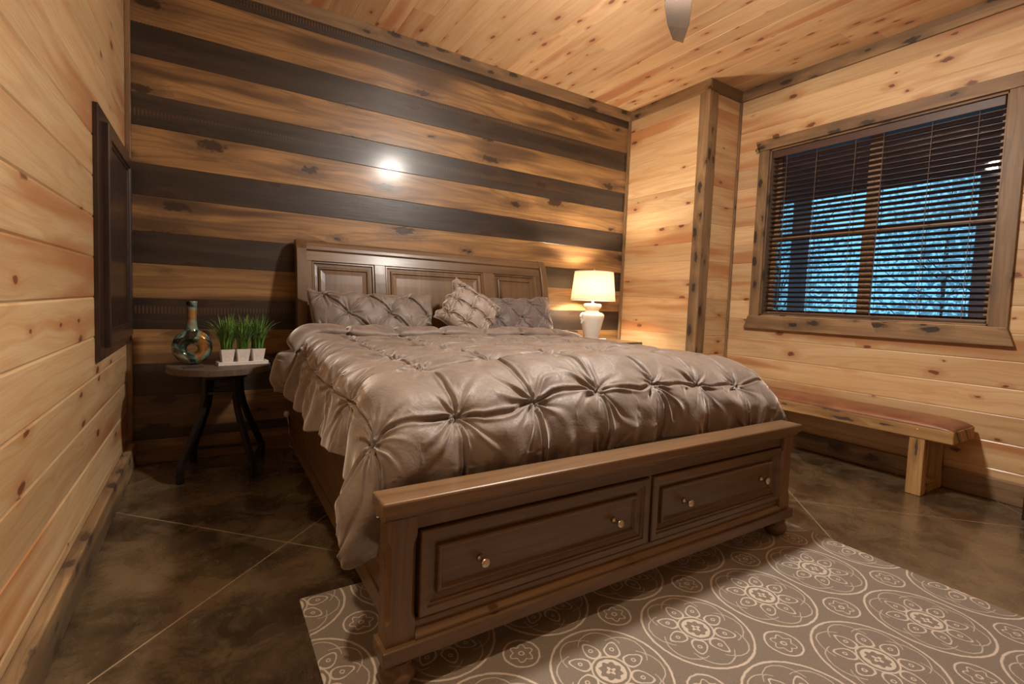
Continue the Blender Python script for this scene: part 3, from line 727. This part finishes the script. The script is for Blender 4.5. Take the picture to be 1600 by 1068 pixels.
pillow('pillow', 'taupe satin pinch-pleated pillow on the left side of the bed', 'pillow', .88, .50, .085, PM(1.420, -.41, .915, 68, -1.), M_satin, .205, (.2, -.065), True, .018, 2.3)
pillow('pillow', 'darker plum-grey satin pinch-pleated pillow on the right side beside the lamp', 'pillow', .84, .50, .085, PM(2.545, -.41, .925, 68, 1.), M_satin3, .172, (-.07, -.045), True, .014, 2.1)
pillow('throw_pillow', 'small square satin throw pillow standing on its corner between the two pillows', 'pillow', .41, .41, .075, PM(2.06, -.56, 1.03, 62, 54.), M_satin2, .135, (.0, .0), False, .012, 1.8)

# ------------------------------------------------------------------ rug
m = MB(); x0, x1, y0, y1 = .715, 3.045, -5.15, -1.93; N1, N2 = 60, 80
m.box(x0, x1, y0, y1, .0005, .0115); tag(m.build('rug', M_rug, bevel=.004), 'grey-taupe rug with cream floral medallions under the foot of the bed', 'rug')

# ------------------------------------------------------------------ left side table and what stands on it
TC = (.490, -.300); TZ = .668
tb = thing('side_table', 'round grey-brown topped side table with splayed black iron legs', 'side table', (TC[0], TC[1], 0))
m = MB(); m.lathe((TC[0], TC[1], TZ - .042), [(.0, 0), (.272, 0), (.277, .004), (.277, .038), (.273, .042), (.0, .042)], 64); t_top = m.build('table_top', M_ttop, tb)
for p in t_top.data.polygons: p.use_smooth = False
feet = [(.290, -.470), (.655, -.535), (.735, -.130), (.345, -.075)]
ctrf = (.505, -.300)
def legp(f, s): return (ctrf[0] + (f[0] - ctrf[0]) * s, ctrf[1] + (f[1] - ctrf[1]) * s)
for f in feet:
    m = MB(); pts = []
    for z, s in ((.626, .42), (.56, .42), (.48, .43), (.40, .50), (.32, .61), (.23, .76), (.15, .90), (.10, .985), (.085, 1.), (.05, 1.), (.0, 1.)):
        q = legp(f, s); pts.append((q[0], q[1], z))
    m.tube(pts, .0150, square=True, up=((f[0] - ctrf[0]), (f[1] - ctrf[1]), .01)); m.build('leg', M_black, tb, bevel=.002)
for i in range(4):
    m = MB()
    a, b = feet[i], feet[(i + 1) % 4]; m.tube([(a[0], a[1], .09), (b[0], b[1], .09)], .009, square=True); m.build('stretcher', M_black, tb, bevel=.001)
    m = MB(); a, b = legp(a, .43), legp(b, .43); m.tube([(a[0], a[1], .50), (b[0], b[1], .50)], .008, square=True); m.build('upper_stretcher', M_black, tb, bevel=.001)
m = MB(); m.lathe((ctrf[0], ctrf[1], .585), [(.0, 0), (.13, 0), (.13, .041), (.0, .041)], 24); m.build('mounting_plate', M_black, tb)
# ring vase
vz = thing('vase', 'marbled bronze and teal glazed vase with a hole through its round body', 'vase', (.345, -.30, TZ))
def ring_vase():
    bm = bmesh.new(); n1, n2 = 48, 24; vs = []
    R0, r0 = .0655, .040
    ca, sa = math.cos(-.1), math.sin(-.1)
    grid = []
    for i in range(n1):
        a = 2 * PI * i / n1; row = []
        rr = r0 * (1 + .10 * math.sin(a)); RR = R0
        for j in range(n2):
            b = 2 * PI * j / n2; rad = RR + rr * math.cos(b); dep = .047 * math.sin(b)
            x, y, z = rad * math.cos(a), dep, rad * math.sin(a) + .1045
            if z < .004: z = .004 - (.004 - z) * .2
            row.append((.345 + x * ca - y * sa, -.30 + x * sa + y * ca, TZ + z - .001))
        grid.append(row)
    m = MB(); m.rings(grid + [grid[0]], cap=False); return m
m = ring_vase(); m.build('body', M_vase, vz, smooth=True)
m = MB(); cz = TZ + .19
prof = [(.066, -.028), (.052, -.008), (.040, .008), (.032, .026), (.0275, .05), (.0255, .09), (.026, .14), (.0285, .183), (.0300, .188), (.0290, .191), (.0255, .188), (.023, .14), (.022, .06)]
m.lathe((.342, -.30, cz), prof, 32, cap=False, sy=.85); m.build('neck', M_vase, vz, smooth=True)
# tray with three pots of grass
ca, sa = math.cos(math.radians(9)), math.sin(math.radians(9))
def rt(u, v, z, o=(.607, -.352)): return (o[0] + u * ca - v * sa, o[1] + u * sa + v * ca, z)
tr = MB()
def rbox(mb, u0, u1, v0, v1, z0, z1, du=0., dv_=0.):
    vs = [rt(u, v, z0) for v in (v0 + dv_, v1 - dv_) for u in (u0 + du, u1 - du)] + [rt(u, v, z1) for v in (v0, v1) for u in (u0, u1)]
    mb.add(vs, [(0, 2, 3, 1), (4, 5, 7, 6), (0, 1, 5, 4), (2, 6, 7, 3), (0, 4, 6, 2), (1, 3, 7, 5)])
rbox(tr, -.138, .138, -.048, .048, TZ + .0005, TZ + .012); rbox(tr, -.138, .138, -.048, -.040, TZ + .0125, TZ + .022); rbox(tr, -.138, .138, .040, .048, TZ + .0125, TZ + .022); rbox(tr, -.138, -.130, -.040, .040, TZ + .0125, TZ + .022); rbox(tr, .130, .138, -.040, .040, TZ + .0125, TZ + .022)
tag(tr.build('tray', M_pot, bevel=.0015), 'pale rectangular tray holding three small pots on the side table', 'tray')
for k, (uc, lab) in enumerate(((-.085, 'square pale pot of green grass nearest the vase'), (0., 'square pale pot of green grass in the middle of the tray'), (.085, 'square pale pot of green grass nearest the bed'))):
    pt = thing('potted_grass', lab, 'potted plant', rt(uc, 0, TZ + .012), group='pots of grass on the tray')
    del pt['group']
    m = MB(); z0, z1 = TZ + .0125, TZ + .096; rbox(m, uc - .038, uc + .038, -.037, .037, z0, z1, .011, .011); m.build('pot', M_pot, pt, bevel=.002)
    m = MB(); rbox(m, uc - .033, uc + .033, -.032, .032, z1 - .002, z1 + .001); m.build('soil', M_card, pt)
    r = np.random.RandomState(20 + k); vs = []; fs = []; tn_ = []
    for b in range(210):
        u = r.uniform(-.028, .028); v = r.uniform(-.026, .026); az = math.atan2(v, u) + r.normal(0, .9); L = r.uniform(.09, .24); lean = r.uniform(.05, .80) ** 1.0 * (1. if r.rand() < .8 else 1.45); wd = r.uniform(.0022, .0052)
        pr_ = None; c1 = r.uniform(0, 1) ** 1.3; b0 = len(vs); K = 7
        for q in range(K):
            s = q / (K - 1); rad = L * (lean * s * s * .85); zz = L * (s - .22 * lean * s * s * s * 1.6)
            cx_, cy_ = uc + u + rad * math.cos(az), v + rad * math.sin(az); wv = wd * (1 - s ** 2.2) + .0003
            px_, py_ = -math.sin(az) * wv, math.cos(az) * wv
            vs.append(rt(cx_ + px_, cy_ + py_, z1 + zz)); vs.append(rt(cx_ - px_, cy_ - py_, z1 + zz)); tn_ += [min(1, c1 * (.35 + .8 * s))] * 2
        for q in range(K - 1): fs.append((b0 + 2 * q, b0 + 2 * q + 1, b0 + 2 * q + 3, b0 + 2 * q + 2))
    m.__init__(); m.add(vs, fs, tone=tn_, smooth=True); m.build('grass_blades', M_grass, pt)
m = MB(); vs = [(.31, -.475), (.405, -.455), (.398, -.415), (.300, -.435)]
m.prism(vs, 'z', TZ + .0005, TZ + .005); tag(m.build('card', M_card), 'flat dark card lying on the side table in front of the vase', 'card')

# ------------------------------------------------------------------ right nightstand and lamp
NX0, NX1, NY0, NZ = 3.30, 4.02, -.46, .772
nsd = thing('nightstand', 'brown wooden nightstand between the bed and the right pine wall', 'nightstand', ((NX0 + NX1) / 2, NY0 / 2, 0))
m = MB(); m.box(NX0, NX1, NY0, -.03, NZ - .022, NZ); m.build('top', M_nstand, nsd, bevel=.003)
m = MB(); pr_ = [(NX0 + .008, NY0 + .008, 0), (NX0 + .028, NY0 + .028, -.03), (NX0 + .034, NY0 + .034, -.036)]
rr = []
for ins, dz in ((.006, 0.), (.014, -.010), (.026, -.022), (.034, -.034), (.038, -.040)):
    rr.append([(NX0 + ins, NY0 + ins, NZ - .022 + dz), (NX1 - ins, NY0 + ins, NZ - .022 + dz), (NX1 - ins, -.03, NZ - .022 + dz), (NX0 + ins, -.03, NZ - .022 + dz)])
m.rings(rr, smooth=False, grain='x'); m.build('moulding', M_nstand, nsd)
m = MB(); m.box(NX0 + .04, NX1 - .04, NY0 + .04, -.03, .08, NZ - .062); m.build('body', M_nstand, nsd, bevel=.003)
m = MB(); m.box(NX0 + .03, NX1 - .03, NY0 + .03, -.03, .0, .08); m.build('plinth', M_nstand, nsd, bevel=.003)
for z0, z1 in ((.12, .40), (.42, .69)):
    m = MB(); nested(m, NX0 + .07, NX1 - .07, z0, z1, [(0, 0), (0, .012), (.004, .015), (.03, .015), (.04, .008), (.05, .008)], lambda a, b, o: (a, NY0 + .04 - o, b)); d = m.build('drawer', M_nstand, nsd)
    for kx in (3.5, 3.82):
        m = MB(); m.lathe((kx, NY0 + .032, (z0 + z1) / 2), [(0, -.035), (.012, -.033), (.015, -.028), (.007, -.02), (.006, 0)], 16, 'y'); m.build('knob', M_nickel, d, smooth=True)
LX, LY = 3.512, -.285
lp = thing('table_lamp', 'lit table lamp with white ceramic urn base and cream drum shade', 'lamp', (LX, LY, NZ))
m = MB()
m.lathe((LX, LY, NZ), [(.0, .0), (.062, .0), (.066, .006), (.066, .016), (.062, .022), (.076, .06), (.086, .11), (.099, .17), (.110, .215), (.115, .240), (.112, .256), (.098, .268), (.074, .276), (.062, .284), (.060, .296), (.068, .308), (.081, .320), (.085, .335), (.082, .348), (.070, .354), (.030, .357), (.0, .358)], 48)
m.build('urn_base', M_ceram, lp, smooth=True)
for sx in (-1, 1):
    m = MB(); pts = [(LX + sx * (.106 + .036 * math.sin(a) ** 1), LY, NZ + .228 + .036 * math.cos(a)) for a in np.linspace(.0, PI, 12)]
    m.tube([(LX + sx * .080, LY, NZ + .268)] + pts + [(LX + sx * .09, LY, NZ + .195)], .0095, 12); m.lathe((LX + sx * .124, LY, NZ + .18), [(.0, -.018), (.009, -.012), (.011, 0), (.007, .012), (0, .018)], 12)
    m.build('handle', M_ceram, lp, smooth=True)
m = MB(); m.lathe((LX, LY, NZ), [(.012, .357), (.012, .40), (.018, .402), (.018, .44), (.006, .442), (.006, .45)], 20); m.build('socket', M_nickel, lp, smooth=True)
m = MB(); a_ = []
for q in np.linspace(-PI / 2, PI / 2, 16): a_.append((LX + .06 * math.cos(q), LY, NZ + .53 + .12 * math.sin(q)))
m.tube(a_, .002, 6); m.tube([(2 * LX - p[0], p[1], p[2]) for p in a_], .002, 6); m.build('harp', M_nickel, lp, smooth=True)
m = MB(); m.lathe((LX, LY, NZ + .655), [(.0, .028), (.006, .026), (.008, .02), (.004, .012), (.010, .006), (.010, 0), (0, -.002)], 16); m.build('finial', M_nickel, lp, smooth=True)
m = MB(); Z0, Z1 = NZ + .388, NZ + .655; r0, r1 = .208, .181
m.lathe((LX, LY, 0), [(r0, Z0), (r1, Z1), (r1 - .003, Z1), (r0 - .003, Z0), (r0, Z0)], 64, cap=False); m.build('shade', M_shade, lp, smooth=True)
m = MB()
m.tube([(LX + r0 * math.cos(a), LY + r0 * math.sin(a), Z0) for a in np.linspace(0, 2 * PI, 64, endpoint=False)], .003, 6, closed=True); m.build('shade_rim', M_white, lp); m = MB()
m.tube([(LX + r1 * math.cos(a), LY + r1 * math.sin(a), Z1) for a in np.linspace(0, 2 * PI, 64, endpoint=False)], .003, 6, closed=True)
for k in range(3): m.tube([(LX, LY, Z1 - .004), (LX + r1 * math.cos(k * 2.1), LY + r1 * math.sin(k * 2.1), Z1 - .004)], .0015, 6)
m.build('shade_wire', M_white, lp)
m = MB(); m.lathe((LX, LY, NZ + .45), [(0, .09), (.015, .085), (.027, .06), (.027, .04), (.014, .012), (.012, 0)], 16); m.build('bulb', m_emit('lit_bulb', (1, .72, .42), 20), lp, smooth=True)
point('lamp_light', (LX, LY, NZ + .50), LAMP_POWER, (1, .84, .64), .035, lp)
m = MB(); m.box(3.665, 3.79, -.20, -.165, NZ + .0005, NZ + .016); tag(m.build('remote_control', M_white, bevel=.004), 'small white remote lying on the nightstand behind the lamp', 'remote')
# plug adapter with cord behind the bed
ad = thing('power_adapter', 'white plug adapter with a cord on the wall left of the headboard', 'adapter', (.905, -.0, .20))
m = MB(); m.lathe((.903, -.03, .255), [(0, -.022), (.016, -.018), (.022, 0), (.016, .018), (0, .022)], 16); m.box(.890, .916, -.03, -.0, .243, .268); m.build('plug', M_white, ad, smooth=False)
m = MB(); m.tube([(.905, -.035, .25), (.912, -.05, .2), (.918, -.05, .12), (.922, -.06, .03), (.95, -.08, .006), (1.05, -.09, .005)], .004, 8); m.build('cord', M_white, ad, smooth=True)

# ------------------------------------------------------------------ bench
bn_ = thing('bench', 'rustic pine bench with brown leather pad beneath the window', 'bench', (4.40, -2.05, 0))
BX0, BX1, BYA, BYB = 4.215, 4.580, -2.755, -1.28
m = MB(); m.box(BX0, BX1, BYA, BYB, .362, .440, grain='y'); m.build('seat_slab', M_bench, bn_, bevel=.006)
n = 40; u = np.sin(np.linspace(-PI / 2, PI / 2, n)); Uq, V = np.meshgrid(u, u, indexing='ij')
pz = .045 * (np.clip((1 - Uq ** 4) * (1 - V ** 12), 0, 1)) ** .5
m = MB(); grid_mesh(m, np.stack([(BX0 + BX1) / 2 + Uq * .178, (BYA + BYB) / 2 + V * .733, .4405 + pz], -1)); m.build('leather_pad', M_leather, bn_, smooth=True)
for y in (-2.62, -1.50):
    for x0, x1 in ((BX0 + .005, BX0 + .085), (BX1 - .085, BX1 - .005)):
        m = MB(); m.box(x0, x1, y, y + .08, 0., .362, grain='z'); m.build('leg', M_bench, bn_, bevel=.004)
    m = MB(); m.box(BX0 + .085, BX1 - .085, y + .002, y + .078, 0., .07, grain='x'); m.build('foot_rail', M_bench, bn_, bevel=.004)
# dark low furniture just entering at the right edge
lc = thing('low_chest', 'dark reddish wooden low piece standing by the window wall at the right edge', 'chest', (4.42, -3.5, 0))
m = MB(); m.box(4.26, 4.575, -3.95, -3.055, .02, .165, grain='y'); m.build('body', M_door, lc, bevel=.006)
m = MB(); m.box(4.27, 4.57, -3.94, -3.065, .0, .02, grain='y'); m.build('base', M_door, lc)

# ------------------------------------------------------------------ ceiling fan
fan = thing('ceiling_fan', 'ceiling fan with dark blades and a lit dome light', 'ceiling fan', (FAN[0], FAN[1], H))
fx, fy, fz = FAN
m = MB(); m.lathe((fx, fy, 0), [(0, H - .001), (.07, H - .001), (.07, H - .03), (.03, H - .06), (.013, H - .065), (.013, 2.87)], 28, cap=False); m.build('downrod', M_bronze, fan, smooth=True)
m = MB(); m.lathe((fx, fy, 0), [(0, 2.88), (.05, 2.88), (.11, 2.86), (.13, 2.82), (.13, 2.76), (.11, 2.73), (.09, 2.72), (.09, 2.70), (0, 2.70)], 36); m.build('motor_housing', M_bronze, fan, smooth=True)
m = MB(); m.lathe((fx, fy, 0), [(.105, 2.70), (.112, 2.685), (.108, 2.66), (.09, 2.635), (.06, 2.62), (.03, 2.612), (0, 2.61)], 36, cap=False); m.build('light_dome', M_dome, fan, smooth=True)
a0 = math.atan2(-1.683 - fy, 2.857 - fx)
for k in range(3):
    a = a0 + k * 2 * PI / 3; m = MB(); L0, L1 = .16, math.hypot(-1.683 - fy, 2.857 - fx)
    st = [(L0, .05), (L0 + .06, .062), (L0 + .2, .070), (L1 - .18, .060), (L1 - .01, .032), (L1, .028)]
    d = Vector((math.cos(a), math.sin(a), 0)); e = Vector((-math.sin(a), math.cos(a), 0)); rs = []
    for L, wd in st:
        skew = .022 if L == L1 else 0.
        c = Vector((fx, fy, 2.745)) + d * L; tl = Vector((0, 0, 1)) * .18
        p0 = c - (e + tl) * wd - d * (-skew); p1 = c + (e + tl) * wd - d * skew
        rs.append([tuple(p0 + Vector((0, 0, -.004))), tuple(p1 + Vector((0, 0, -.004))), tuple(p1 + Vector((0, 0, .004))), tuple(p0 + Vector((0, 0, .004)))])
    m.rings(rs, smooth=False); bld = m.build('blade', M_fan, fan, bevel=.002)
    m = MB(); c0 = Vector((fx, fy, 2.755)) + d * .11; c1 = Vector((fx, fy, 2.755)) + d * .24; m.tube([tuple(c0), tuple(c1)], .018, square=True, flat=.3); m.build('blade_iron', M_bronze, fan)

# recessed ceiling downlight above the rug's left side
dl = thing('ceiling_downlight', 'round recessed ceiling downlight above the left side of the room', 'ceiling light', (.45, -2.75, H))
m = MB(); m.lathe((.45, -2.75, H), [(.062, -.001), (.062, -.004), (.085, -.006), (.088, -.001)], 32, cap=False); m.build('trim_ring', M_bronze, dl, smooth=True)
m = MB(); m.lathe((.45, -2.75, H), [(.061, -.001), (.061, -.003), (.0, -.003)], 32, cap=False); m.build('lens', m_emit('downlight_lens', (1, .8, .55), 8), dl)
sp = bpy.data.lights.new('downlight', 'SPOT'); sp.energy = DOWN_POWER * 4; sp.color = (1, .80, .58); sp.spot_size = math.radians(84); sp.spot_blend = 1.; sp.shadow_soft_size = .06
so = bpy.data.objects.new('downlight', sp); COL.objects.link(so); so.parent = dl; so.location = (0, 0, -.012)
